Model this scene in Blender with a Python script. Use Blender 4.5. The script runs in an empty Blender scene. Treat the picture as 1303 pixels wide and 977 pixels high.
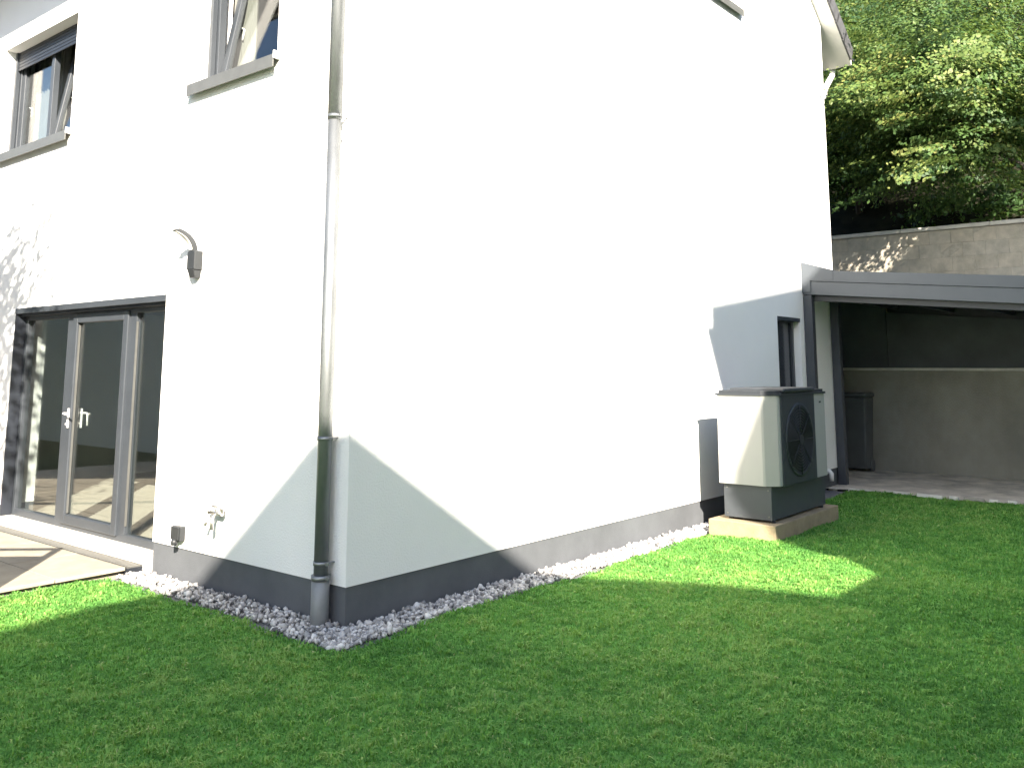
import bpy, bmesh, math, random
import numpy as np
from mathutils import Vector, Matrix, noise as mnoise

random.seed(7)
rng = np.random.default_rng(11)
scene = bpy.context.scene
C = scene.collection

# ------------------------------------------------------------------ camera
cam_d = bpy.data.cameras.new('camera')
cam = bpy.data.objects.new('camera', cam_d)
C.objects.link(cam)
scene.camera = cam
YAW, PITCH, ROLL = 0.6863, 0.1423, 0.0014
CAM = Vector((-4.2571, -4.9854, 1.7925))
fw = Vector((math.cos(YAW) * math.cos(PITCH), math.sin(YAW) * math.cos(PITCH), math.sin(PITCH)))
rt = Vector((math.sin(YAW), -math.cos(YAW), 0))
up = rt.cross(fw)
r2 = rt * math.cos(ROLL) + up * math.sin(ROLL)
u2 = -rt * math.sin(ROLL) + up * math.cos(ROLL)
M = Matrix((r2, u2, -fw)).transposed().to_4x4()
M.translation = CAM
cam.matrix_world = M
cam_d.sensor_width = 36.0
cam_d.sensor_fit = 'HORIZONTAL'
cam_d.lens = 36.0 * 1124.67 / 1303.0
cam_d.shift_y = -(488.5 - 306.126) / 1303.0
cam_d.clip_end = 2000.0
cam_d.clip_start = 0.05

# ------------------------------------------------------------------ light
SUN_D = Vector((0.621, 0.715, -0.558)).normalized()      # the way the light travels
EL = math.asin(-SUN_D.z)
AZ = math.atan2(-SUN_D.x, -SUN_D.y)
world = bpy.data.worlds.new('World')
scene.world = world
world.use_nodes = True
wn = world.node_tree
sky = wn.nodes.new('ShaderNodeTexSky')
sky.sky_type = 'NISHITA'
sky.sun_disc = False
sky.sun_elevation = EL
sky.sun_rotation = AZ
sky.air_density = 1.0
sky.dust_density = 1.0
sky.ozone_density = 1.0
bg = wn.nodes['Background']
wn.links.new(sky.outputs['Color'], bg.inputs['Color'])
bg.inputs['Strength'].default_value = 0.093
sun_d = bpy.data.lights.new('sun', 'SUN')
sun_d.energy = 5.0
sun_d.angle = math.radians(0.53)
sun_d.color = (1.0, 0.90, 0.77)
sun = bpy.data.objects.new('sun', sun_d)
C.objects.link(sun)
sun.rotation_euler = SUN_D.to_track_quat('-Z', 'Y').to_euler()
sun.location = (-20, -22, 25)

scene.view_settings.view_transform = 'Standard'
scene.view_settings.look = 'None'
scene.view_settings.gamma = 1.0
scene.view_settings.use_curve_mapping = False
scene.view_settings.exposure = 2.15
scene.render.engine = 'CYCLES'
scene.cycles.max_bounces = 10
scene.cycles.diffuse_bounces = 5
scene.cycles.transparent_max_bounces = 16
scene.cycles.use_denoising = True
scene.cycles.caustics_reflective = False
scene.cycles.caustics_refractive = False
scene.cycles.sample_clamp_indirect = 6.0

# ------------------------------------------------------------------ materials
MATS = {}


def mat(name, col, rough=0.6, metal=0.0, nscale=0.0, namt=0.0, bump=0.0, bscale=60.0, col2=None, spec=0.5,
        detail=6.0, stretch=None):
    if name in MATS:
        return MATS[name]
    m = bpy.data.materials.new(name)
    m.use_nodes = True
    nt = m.node_tree
    b = nt.nodes['Principled BSDF']
    b.inputs['Roughness'].default_value = rough
    b.inputs['Metallic'].default_value = metal
    b.inputs['Specular IOR Level'].default_value = spec
    b.inputs['Base Color'].default_value = (*col, 1)
    tc = nt.nodes.new('ShaderNodeNewGeometry')
    src = tc.outputs['Position']
    if stretch:
        mp = nt.nodes.new('ShaderNodeMapping')
        mp.inputs['Scale'].default_value = stretch
        nt.links.new(src, mp.inputs['Vector'])
        src = mp.outputs['Vector']
    if nscale:
        n = nt.nodes.new('ShaderNodeTexNoise')
        n.inputs['Scale'].default_value = nscale
        n.inputs['Detail'].default_value = detail
        n.inputs['Roughness'].default_value = 0.62
        nt.links.new(src, n.inputs['Vector'])
        r = nt.nodes.new('ShaderNodeValToRGB')
        c2 = col2 if col2 else tuple(c * (1 - namt) for c in col)
        c1 = col if col2 else tuple(min(1, c * (1 + namt)) for c in col)
        r.color_ramp.elements[0].position = 0.32
        r.color_ramp.elements[1].position = 0.68
        r.color_ramp.elements[0].color = (*c2, 1)
        r.color_ramp.elements[1].color = (*c1, 1)
        nt.links.new(n.outputs['Fac'], r.inputs['Fac'])
        nt.links.new(r.outputs['Color'], b.inputs['Base Color'])
    if bump:
        n2 = nt.nodes.new('ShaderNodeTexNoise')
        n2.inputs['Scale'].default_value = bscale
        n2.inputs['Detail'].default_value = 4
        nt.links.new(src, n2.inputs['Vector'])
        bp = nt.nodes.new('ShaderNodeBump')
        bp.inputs['Strength'].default_value = bump
        bp.inputs['Distance'].default_value = 0.01
        nt.links.new(n2.outputs['Fac'], bp.inputs['Height'])
        nt.links.new(bp.outputs['Normal'], b.inputs['Normal'])
    MATS[name] = m
    return m


def add_stain(m, scale, amt, tint=(0.75, 0.78, 0.70)):
    """irregular weather staining over a material's own colour"""
    nt = m.node_tree
    b = nt.nodes['Principled BSDF']
    if not b.inputs['Base Color'].links:
        return
    src = b.inputs['Base Color'].links[0].from_socket
    geo = nt.nodes.new('ShaderNodeNewGeometry')
    mp = nt.nodes.new('ShaderNodeMapping')
    mp.inputs['Scale'].default_value = (1.6, 1.6, .55)
    nt.links.new(geo.outputs['Position'], mp.inputs['Vector'])
    n = nt.nodes.new('ShaderNodeTexNoise')
    n.inputs['Scale'].default_value = scale
    n.inputs['Detail'].default_value = 7
    n.inputs['Roughness'].default_value = .7
    nt.links.new(mp.outputs['Vector'], n.inputs['Vector'])
    r = nt.nodes.new('ShaderNodeMapRange')
    r.inputs['From Min'].default_value = .45
    r.inputs['From Max'].default_value = .7
    r.inputs['To Max'].default_value = amt
    nt.links.new(n.outputs['Fac'], r.inputs['Value'])
    mx = nt.nodes.new('ShaderNodeMix')
    mx.data_type = 'RGBA'
    mx.blend_type = 'MULTIPLY'
    mx.inputs['B'].default_value = (tint[0] * .6, tint[1] * .6, tint[2] * .6, 1)
    nt.links.new(r.outputs['Result'], mx.inputs['Factor'])
    nt.links.new(src, mx.inputs['A'])
    nt.links.new(mx.outputs['Result'], b.inputs['Base Color'])


def tint_mat(name, ramp, rough=0.5, trans=0.0, tcol=(0.3, 0.4, 0.05), spec=0.4):
    """colour from the per-piece attribute 'tint' (each leaf, blade or stone has its own colour)"""
    m = bpy.data.materials.new(name)
    m.use_nodes = True
    nt = m.node_tree
    b = nt.nodes['Principled BSDF']
    b.inputs['Roughness'].default_value = rough
    b.inputs['Specular IOR Level'].default_value = spec
    a = nt.nodes.new('ShaderNodeAttribute')
    a.attribute_name = 'tint'
    r = nt.nodes.new('ShaderNodeValToRGB')
    el = r.color_ramp.elements
    while len(el) < len(ramp):
        el.new(0.5)
    for e, (p, c) in zip(el, ramp):
        e.position = p
        e.color = (*c, 1)
    nt.links.new(a.outputs['Fac'], r.inputs['Fac'])
    nt.links.new(r.outputs['Color'], b.inputs['Base Color'])
    if trans:
        t = nt.nodes.new('ShaderNodeBsdfTranslucent')
        mul = nt.nodes.new('ShaderNodeMix')
        mul.data_type = 'RGBA'
        mul.blend_type = 'MIX'
        mul.inputs['Factor'].default_value = 0.5
        mul.inputs['B'].default_value = (*tcol, 1)
        nt.links.new(r.outputs['Color'], mul.inputs['A'])
        nt.links.new(mul.outputs['Result'], t.inputs['Color'])
        mx = nt.nodes.new('ShaderNodeMixShader')
        mx.inputs['Fac'].default_value = trans
        nt.links.new(b.outputs['BSDF'], mx.inputs[1])
        nt.links.new(t.outputs['BSDF'], mx.inputs[2])
        nt.links.new(mx.outputs['Shader'], nt.nodes['Material Output'].inputs['Surface'])
    MATS[name] = m
    return m


def glass_mat(name, tint=(0.85, 0.9, 0.88), ior=1.5, gain=1.0):
    m = bpy.data.materials.new(name)
    m.use_nodes = True
    nt = m.node_tree
    nt.nodes.remove(nt.nodes['Principled BSDF'])
    tr = nt.nodes.new('ShaderNodeBsdfTransparent')
    tr.inputs['Color'].default_value = (*tint, 1)
    gl = nt.nodes.new('ShaderNodeBsdfGlossy')
    gl.inputs['Roughness'].default_value = 0.01
    lw_ = nt.nodes.new('ShaderNodeLayerWeight')
    lw_.inputs['Blend'].default_value = 0.5
    pw = nt.nodes.new('ShaderNodeMath')
    pw.operation = 'POWER'
    pw.inputs[1].default_value = 5.0
    nt.links.new(lw_.outputs['Facing'], pw.inputs[0])
    mu = nt.nodes.new('ShaderNodeMath')
    mu.operation = 'MULTIPLY_ADD'
    mu.use_clamp = True
    mu.inputs[1].default_value = 0.96 * gain
    mu.inputs[2].default_value = 0.04 * gain
    nt.links.new(pw.outputs['Value'], mu.inputs[0])
    mx = nt.nodes.new('ShaderNodeMixShader')
    nt.links.new(mu.outputs['Value'], mx.inputs['Fac'])
    nt.links.new(tr.outputs['BSDF'], mx.inputs[1])
    nt.links.new(gl.outputs['BSDF'], mx.inputs[2])
    nt.links.new(mx.outputs['Shader'], nt.nodes['Material Output'].inputs['Surface'])
    MATS[name] = m
    return m


RENDER = mat('white_render', (0.80, 0.80, 0.79), 0.9, nscale=1.3, namt=0.02, bump=0.5, bscale=75, spec=0.2)
PLINTH = mat('plinth_paint', (0.098, 0.105, 0.116), 0.85, nscale=2.2, namt=0.12, bump=0.2, bscale=120, spec=0.3)
ANTH = mat('anthracite', (0.044, 0.051, 0.060), 0.42, nscale=3, namt=0.1)
DARKM = mat('dark_metal', (0.018, 0.022, 0.030), 0.45, nscale=3, namt=0.15)
ALU = mat('grey_aluminium', (0.13, 0.132, 0.125), 0.4, 0.3, nscale=6, namt=0.1)
ZINC = mat('galvanised_steel', (0.25, 0.262, 0.268), 0.46, 0.78, nscale=9, namt=0.16, bump=0.06, bscale=30, stretch=(1, 1, 0.3))
WHITEP = mat('white_plastic', (0.78, 0.78, 0.76), 0.4)
CHROME = mat('dull_chrome', (0.55, 0.53, 0.5), 0.28, 0.9, nscale=20, namt=0.1)
SOFFIT = mat('soffit_board', (0.72, 0.70, 0.66), 0.7, nscale=4, namt=0.06)
TILE = mat('roof_tile', (0.075, 0.075, 0.08), 0.6, nscale=8, namt=0.3, bump=0.2, bscale=40)
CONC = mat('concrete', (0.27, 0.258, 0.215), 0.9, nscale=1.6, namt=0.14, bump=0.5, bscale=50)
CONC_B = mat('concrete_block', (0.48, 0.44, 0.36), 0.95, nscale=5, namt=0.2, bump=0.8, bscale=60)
MORTAR = mat('mortar', (0.42, 0.39, 0.325), 0.95, nscale=9, namt=0.25, bump=0.6, bscale=60)
COPE = mat('pale_coping', (0.60, 0.58, 0.52), 0.85, nscale=4, namt=0.15, bump=0.3, bscale=60)
PADM = mat('pad_concrete', (0.27, 0.215, 0.135), 0.9, nscale=7, namt=0.16, bump=0.4, bscale=70)
PAVE = mat('terrace_stone', (0.31, 0.275, 0.215), 0.8, nscale=5, namt=0.14, bump=0.2, bscale=80)
YARD = mat('yard_surface', (0.56, 0.51, 0.43), 0.95, nscale=2.5, namt=0.3, bump=0.8, bscale=35)
SOIL = mat('soil', (0.105, 0.26, 0.055), 1.0, nscale=18, namt=0.45, bump=1.0, bscale=30, spec=0.1)
EARTH = mat('hill_earth', (0.022, 0.022, 0.014), 1.0, nscale=1.6, namt=0.5, bump=1.0, bscale=12, spec=0.1)
FARG = mat('far_ground', (0.055, 0.07, 0.035), 1.0, nscale=0.4, namt=0.4, spec=0.1)
GBASE = mat('gravel_bed', (0.16, 0.16, 0.165), 1.0, nscale=60, namt=0.5, bump=1.0, bscale=90)
HPL = mat('pump_light_panel', (0.325, 0.322, 0.305), 0.45, nscale=2, namt=0.03)
HPD = mat('pump_dark_panel', (0.022, 0.027, 0.034), 0.5, nscale=3, namt=0.1)
HPG = mat('pump_grille', (0.013, 0.016, 0.02), 0.5)
HPB = mat('pump_base', (0.046, 0.052, 0.060), 0.55, nscale=3, namt=0.1)
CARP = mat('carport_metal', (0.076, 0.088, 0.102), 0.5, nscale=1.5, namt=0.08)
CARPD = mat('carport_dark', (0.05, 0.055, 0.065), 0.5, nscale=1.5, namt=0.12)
FLOORI = mat('room_tiles', (0.46, 0.43, 0.37), 0.5, nscale=2, namt=0.08)
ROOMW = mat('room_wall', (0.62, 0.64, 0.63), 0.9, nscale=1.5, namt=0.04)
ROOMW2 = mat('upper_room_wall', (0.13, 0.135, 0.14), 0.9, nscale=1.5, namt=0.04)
NWALL = mat('neighbour_render', (0.62, 0.55, 0.45), 0.9, nscale=1.5, namt=0.05)
NWALL2 = mat('neighbour_render_pale', (0.66, 0.65, 0.62), 0.9, nscale=1.5, namt=0.05)
NROOF = mat('neighbour_tiles', (0.22, 0.09, 0.055), 0.8, nscale=6, namt=0.3)
WOODD = mat('screen_wood', (0.18, 0.11, 0.06), 0.8, nscale=6, namt=0.3, stretch=(1, 1, 6))
BINM = mat('bin_plastic', (0.085, 0.094, 0.098), 0.5, nscale=4, namt=0.1)
BARK = mat('bark', (0.10, 0.08, 0.06), 0.95, nscale=8, namt=0.35, bump=0.8, bscale=30, stretch=(1, 1, 0.25))
CURT = mat('curtain', (0.16, 0.16, 0.145), 0.9)
GLASS = glass_mat('window_glass', (0.93, 0.95, 0.94), 1.5, 1.4)
GLASSD = glass_mat('door_glass', (0.90, 0.93, 0.92), 1.5, 2.2)
LEAF = tint_mat('beech_leaves', [(0.0, (0.034, 0.080, 0.026)), (0.4, (0.075, 0.142, 0.038)),
                                 (0.75, (0.150, 0.205, 0.052)), (1.0, (0.27, 0.28, 0.085))], 0.55, 0.40, (0.20, 0.28, 0.05))
GRASS = tint_mat('grass_blades', [(0.0, (0.048, 0.150, 0.034)), (0.5, (0.145, 0.345, 0.074)),
                                  (0.85, (0.26, 0.43, 0.105)), (1.0, (0.38, 0.42, 0.18))], 0.65, 0.3, (0.14, 0.32, 0.02), 0.12)
STONE = tint_mat('chippings', [(0.0, (0.11, 0.11, 0.112)), (0.3, (0.29, 0.285, 0.28)), (0.7, (0.48, 0.465, 0.445)),
                               (1.0, (0.64, 0.63, 0.61))], 0.8)


# ------------------------------------------------------------------ mesh helpers
class MB:
    """collects shapes into one mesh"""

    def __init__(self):
        self.bm = bmesh.new()

    def box(self, a, b, bevel=0.0):
        x0, y0, z0 = (min(a[i], b[i]) for i in range(3))
        x1, y1, z1 = (max(a[i], b[i]) for i in range(3))
        co = [(x0, y0, z0), (x1, y0, z0), (x1, y1, z0), (x0, y1, z0), (x0, y0, z1), (x1, y0, z1), (x1, y1, z1), (x0, y1, z1)]
        return self.hexa(co, bevel)

    def hexa(self, co, bevel=0.0):
        v = [self.bm.verts.new(c) for c in co]
        fs = [self.bm.faces.new([v[i] for i in q]) for q in
              ((3, 2, 1, 0), (4, 5, 6, 7), (0, 1, 5, 4), (1, 2, 6, 5), (2, 3, 7, 6), (3, 0, 4, 7))]
        if bevel:
            es = list({e for f in fs for e in f.edges})
            bmesh.ops.bevel(self.bm, geom=es, offset=bevel, segments=2, affect='EDGES', profile=0.5)
        return self

    def prism(self, poly, d):
        """poly: 3D points of a planar face, d: extrusion vector"""
        d = Vector(d)
        a = [self.bm.verts.new(p) for p in poly]
        b = [self.bm.verts.new(Vector(p) + d) for p in poly]
        self.bm.faces.new(a)
        self.bm.faces.new(b[::-1])
        n = len(a)
        for i in range(n):
            self.bm.faces.new((a[i], b[i], b[(i + 1) % n], a[(i + 1) % n]))
        return self

    def quad(self, *pts):
        self.bm.faces.new([self.bm.verts.new(p) for p in pts])
        return self

    def tube(self, pts, r, seg=16, caps=True):
        pts = [Vector(p) for p in pts]
        rs = r if isinstance(r, (list, tuple)) else [r] * len(pts)
        rings = []
        prev = None
        for i, p in enumerate(pts):
            t = (pts[min(i + 1, len(pts) - 1)] - pts[max(i - 1, 0)]).normalized()
            if prev is None:
                s = t.orthogonal().normalized()
            else:
                s = (prev - t * prev.dot(t)).normalized()
            prev = s
            b = t.cross(s)
            rings.append([self.bm.verts.new(p + (s * math.cos(2 * math.pi * k / seg) + b * math.sin(2 * math.pi * k / seg)) * rs[i])
                          for k in range(seg)])
        for i in range(len(rings) - 1):
            for k in range(seg):
                f = self.bm.faces.new((rings[i][k], rings[i][(k + 1) % seg], rings[i + 1][(k + 1) % seg], rings[i + 1][k]))
                f.smooth = True
        if caps:
            self.bm.faces.new(rings[0][::-1])
            self.bm.faces.new(rings[-1])
        return self

    def build(self, name, m, parent=None):
        bmesh.ops.recalc_face_normals(self.bm, faces=self.bm.faces)
        me = bpy.data.meshes.new(name)
        self.bm.to_mesh(me)
        self.bm.free()
        me.materials.append(m)
        o = bpy.data.objects.new(name, me)
        C.objects.link(o)
        if parent is not None:
            o.parent = parent
            o.matrix_parent_inverse = parent_inv(parent)
        return o


def parent_inv(p):
    m = p.matrix_basis.copy()
    q = p.parent
    mm = m
    while q is not None:
        mm = q.matrix_basis @ mm
        q = q.parent
    return mm.inverted() if p.parent is None else Matrix.Identity(4)


def bx(name, a, b, m, parent=None, bevel=0.0):
    return MB().box(a, b, bevel).build(name, m, parent)


def empty(name, loc=(0, 0, 0)):
    o = bpy.data.objects.new(name, None)
    o.empty_display_size = 0.2
    o.location = loc
    C.objects.link(o)
    return o


def tag(o, label=None, cat=None, group=None, kind=None):
    if label:
        o['label'] = label
    if cat:
        o['category'] = cat
    if group:
        o['group'] = group
    if kind:
        o['kind'] = kind
    return o


def np_mesh(name, verts, faces, m, tint=None, parent=None, smooth=False):
    verts = np.asarray(verts, dtype=np.float32)
    faces = np.asarray(faces, dtype=np.int32)
    k = faces.shape[1]
    me = bpy.data.meshes.new(name)
    me.vertices.add(len(verts))
    me.vertices.foreach_set('co', verts.ravel())
    me.loops.add(faces.size)
    me.loops.foreach_set('vertex_index', faces.ravel())
    me.polygons.add(len(faces))
    me.polygons.foreach_set('loop_start', np.arange(0, faces.size, k, dtype=np.int32))
    if smooth:
        me.polygons.foreach_set('use_smooth', np.ones(len(faces), dtype=bool))
    me.update(calc_edges=True)
    if tint is not None:
        at = me.attributes.new('tint', 'FLOAT', 'POINT')
        at.data.foreach_set('value', np.asarray(tint, dtype=np.float32))
    me.materials.append(m)
    o = bpy.data.objects.new(name, me)
    C.objects.link(o)
    if parent is not None:
        o.parent = parent
        o.matrix_parent_inverse = parent_inv(parent)
    return o


def sheet(name, pts, m, z=None):
    b = MB()
    b.quad(*[(p[0], p[1], z if z is not None else p[2]) for p in pts])
    o = b.build(name, m)
    return o


# ------------------------------------------------------------------ setting: ground, lawn, terrace, yard
def grid_sheet(name, x0, x1, y0, y1, step, zf, m):
    xs = np.arange(x0, x1 + 1e-6, step)
    ys = np.arange(y0, y1 + 1e-6, step)
    X, Y = np.meshgrid(xs, ys, indexing='ij')
    Z = zf(X, Y)
    v = np.stack([X, Y, Z], -1).reshape(-1, 3)
    n = len(ys)
    i, j = np.meshgrid(np.arange(len(xs) - 1), np.arange(n - 1), indexing='ij')
    a = (i * n + j).ravel()
    return np_mesh(name, v, np.stack([a, a + n, a + n + 1, a + 1], -1), m, smooth=True)


g = sheet('ground', [(-400, -400), (400, -400), (400, 400), (-400, 400)], FARG, -0.35)
tag(g, 'far level ground around the houses', kind='structure')

LAWN_E = 9.38      # where the yard begins
GR = 0.31          # gravel strip width


def lumps(X, Y):
    return 0.018 * np.sin(X * 2.1 + 0.7 * np.sin(Y * 1.7)) * np.cos(Y * 1.9 + 0.4) + 0.008 * np.sin(X * 5.3 + Y * 4.1)


def lawn_z(X, Y):
    z = 0.005 + lumps(X, Y)
    # the lawn dies down to the level of the gravel and the house inside its footprint
    inside = ((X > -GR - 0.05) & (Y > -GR - 0.05) & (X < LAWN_E + 0.1))
    far = np.clip(((np.abs(X - 2) - 9.5) / 3.0), 0, 1)
    z = np.where(inside, -0.045, z)
    return z


lawn = grid_sheet('lawn', -7.0, LAWN_E, -10.0, 2.74, 0.07, lawn_z, SOIL)
tag(lawn, 'short green lawn round the corner of the house', kind='structure')

# terrace with single slabs
TZ = 0.055
terr = MB().box((-4.8, 2.80, -0.25), (0.0, 11.2, TZ - 0.032)).build('terrace', mat('terrace_bed', (0.25, 0.22, 0.18), 0.95, nscale=20, namt=0.2))
tag(terr, 'beige stone terrace in front of the glazed door', kind='structure')
sw, sl = 0.598, 0.898
k = 0
xs_ = [-0.13 - i * 0.6 for i in range(8)]
slab_mesh = None
for i in range(8):
    for j in range(9):
        y0 = 2.755 + j * 0.9 + (0.0)
        x1 = -0.15 - i * 0.6
        if y0 + 0.9 > 11.2:
            continue
        if slab_mesh is None:
            o = MB().box((-sw + 0.003, 0, -0.03), (-0.003, sl - 0.003, 0.0), 0.004).build('paving_slab', PAVE, terr)
            slab_mesh = o.data
        else:
            o = bpy.data.objects.new('paving_slab', slab_mesh)
            C.objects.link(o)
            o.parent = terr
        o.location = (x1, y0, TZ + rng.uniform(-0.0015, 0.0015))
# drain channel along the door
dr = empty('drain_channel', (-0.075, 4.3, TZ - 0.01))
tag(dr, 'narrow dark slotted drain channel along the terrace door threshold', 'drain')
bx('channel', (-0.146, 2.72, -0.1), (-0.012, 6.6, TZ - 0.012), DARKM, dr)
b = MB()
for i in range(74):
    y = 2.735 + i * 0.052
    b.box((-0.138, y, TZ - 0.0115), (-0.02, y + 0.034, TZ + 0.002))
b.box((-0.144, 2.725, TZ - 0.0113), (-0.139, 6.595, TZ + 0.004)).box((-0.019, 2.725, TZ - 0.0113), (-0.014, 6.595, TZ + 0.004))
b.build('grate', ALU, dr)

# yard under the carport
yard = grid_sheet('carport_yard', LAWN_E - 0.12, 12.3, -9.0, 4.5, 0.09,
                  lambda X, Y: 0.012 + 0.012 * np.sin(X * 7 + 3 * np.sin(Y * 3)) * np.sin(Y * 6.1), YARD)
tag(yard, 'pale worn concrete and grit surface under the carport', kind='structure')
# broken edging between lawn and yard
edging = empty('edging', (LAWN_E - 0.06, -1.5, 0))
tag(edging, 'broken pale edging stones between lawn and carport yard', 'edging')
yy = 0.0
n = 0
while yy > -7.5:
    L = rng.uniform(0.12, 0.42)
    h = rng.uniform(0.025, 0.055)
    w = rng.uniform(0.05, 0.10)
    x = LAWN_E - 0.07 + rng.uniform(-0.05, 0.05)
    b = MB().hexa([(x - w / 2 + rng.uniform(-.02, .02), yy - L, -0.03), (x + w / 2, yy - L + rng.uniform(-.03, .03), -0.03),
                   (x + w / 2 + rng.uniform(-.02, .02), yy, -0.03), (x - w / 2, yy + rng.uniform(-.02, 0), -0.03),
                   (x - w / 2, yy - L + .01, h), (x + w / 2 - .01, yy - L + .02, h * .8),
                   (x + w / 2 - .01, yy - .01, h), (x - w / 2 + .01, yy - .02, h * .9)], 0.006)
    b.build('edging_stone', COPE if rng.random() < .6 else CONC, edging)
    yy -= L + rng.uniform(0.01, 0.16)

# ------------------------------------------------------------------ the white house
HX, HY = 9.994, 11.0        # gable length, side length
WT = 0.36                   # wall thickness
ZP = 0.269
EAVE, RIDGE = 7.50, 11.30   # underside of rafters at the wall / at the ridge
house = empty('house', (0, 0, 0))
tag(house, 'white rendered two storey house with dark grey plinth and anthracite windows', 'house')


def roofline(x):
    return EAVE + (RIDGE - EAVE) * (1 - abs(x - HX / 2) / (HX / 2))


def wall_sheet(b, P, ulo, uhi, zlo, top, openings, depth, nrm):
    """outer and inner skins with openings and their reveals. P(u, z, d) -> point; openings (u0,u1,z0,z1)"""
    us = sorted({ulo, uhi, *[o[0] for o in openings], *[o[1] for o in openings], *([HX / 2] if top else [])})
    us = [u for u in us if ulo <= u <= uhi]
    for d in (0.0, depth):
        for a, c in zip(us, us[1:]):
            mid = (a + c) / 2
            cuts = sorted([(o[2], o[3]) for o in openings if o[0] <= mid <= o[1]])
            z = zlo
            for (o0, o1) in cuts:
                if o0 > z + 1e-4:
                    b.quad(P(a, z, d), P(c, z, d), P(c, o0, d), P(a, o0, d))
                z = o1
            ta, tc = (roofline(a), roofline(c)) if top else (TOPZ, TOPZ)
            b.quad(P(a, z, d), P(c, z, d), P(c, tc, d), P(a, ta, d))
    for (a, c, z0, z1) in openings:
        e = 0
        b.quad(P(a, z0, e), P(a, z1, e), P(a, z1, depth), P(a, z0, depth))
        b.quad(P(c, z0, e), P(c, z1, e), P(c, z1, depth), P(c, z0, depth))
        b.quad(P(a, z1, e), P(c, z1, e), P(c, z1, depth), P(a, z1, depth))
        if z0 > zlo + 1e-4:
            b.quad(P(a, z0, e), P(c, z0, e), P(c, z0, depth), P(a, z0, depth))


TOPZ = EAVE
DOOR = (2.60, 5.88, 0.15, 2.45)
W1 = (4.83, 6.80, 4.385, 5.753)
W2 = (1.05, 2.31, 4.385, 5.753)
SW = (7.69, 8.52, 1.10, 2.51)
GW = (5.55, 6.80, 6.72, 8.05)
b = MB()
wall_sheet(b, lambda u, z, d: (d, u, z), 0.0, HY, ZP, None, [(DOOR[0], DOOR[1], ZP, DOOR[3]), W1, W2], WT, None)
for ya, yb in ((0, DOOR[0]), (DOOR[1], HY)):
    b.quad((0, ya, ZP), (WT, ya, ZP), (WT, yb, ZP), (0, yb, ZP))
b.build('side_wall', RENDER, house)
b = MB()
wall_sheet(b, lambda u, z, d: (u, d, z), 0.0, HX, ZP, True, [SW, GW], WT, None)
b.quad((0, 0, ZP), (0, WT, ZP), (HX, WT, ZP), (HX, 0, ZP))
b.build('gable_wall', RENDER, house)
b = MB()
b.box((HX - WT, WT + 0.002, ZP), (HX - 0.002, HY, EAVE))
b.prism([(0.002, HY - WT, ZP), (HX - WT - 0.002, HY - WT, ZP), (HX - WT - 0.002, HY - WT, EAVE + 0.2), (HX / 2, HY - WT, RIDGE), (0.002, HY - WT, EAVE)], (0, WT - 0.01, 0))
b.build('rear_wall', RENDER, house)
b = MB()
r = 0.012
b.prism([(r, r, -0.3), (HX - r, r, -0.3), (HX - r, HY - r, -0.3), (r, HY - r, -0.3)], (0, 0, 0.0))
b.bm.clear()
b.box((r, r, -0.3), (HX - r, WT, ZP - 0.001))
b.build('plinth', PLINTH, house)
for q0, q1 in (((r, WT, -0.3), (WT, DOOR[0] - 0.001, ZP - 0.001)), ((r, DOOR[1] + 0.001, -0.3), (WT, HY - r, ZP - 0.001)),
               ((HX - WT, WT, -0.3), (HX - r, HY - r, ZP - 0.001))):
    bx('plinth', q0, q1, PLINTH, house)
# door threshold
bx('threshold', (-0.008, DOOR[0] + 0.002, -0.2), (WT, DOOR[1] - 0.002, 0.15), mat('threshold_stone', (0.66, 0.63, 0.57), 0.7, nscale=4, namt=0.05), house, 0.004)

# roof: two slopes of boarding with tiles over them, overhanging
OVF, OVR, vg = 0.92, 0.75, 0.235
sl_ = (RIDGE - EAVE) / (HX / 2)
th = 0.22


def rp(x, y, dz=0.0):
    return (x, y, EAVE + sl_ * (HX / 2 - abs(x - HX / 2)) + dz)


b = MB()
for (xa, xb) in ((-OVF, HX / 2), (HX + OVR, HX / 2)):
    pts = [rp(xa, -vg, .005), rp(xb, -vg, .005), rp(xb, HY + vg, .005), rp(xa, HY + vg, .005)]
    b.prism(pts, (0, 0, th))
roof = b.build('roof', SOFFIT, house)
DSOF = mat('shading_soffit', (0.09, 0.085, 0.075), .8, nscale=6, namt=.2)  # unseen dark boards added under the front eaves to darken the wall below
for i in range(9):
    xa = -OVF + .01 + i * .1
    xb = xa + .096
    MB().prism([rp(xa, -vg + .02, -.016), rp(xb, -vg + .02, -.016), rp(xb, HY + vg - .02, -.016), rp(xa, HY + vg - .02, -.016)], (0, 0, .018)).build('soffit_board', DSOF, roof)
b = MB()
for (xa, xb) in ((-OVF - .06, HX / 2), (HX + OVR + .06, HX / 2)):
    b.prism([rp(xa, -vg + .01, .235), rp(xb, -vg + .01, .235), rp(xb, HY + vg, .235), rp(xa, HY + vg, .235)], (0, 0, .05))
b.build('tile_covering', TILE, roof)
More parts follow.
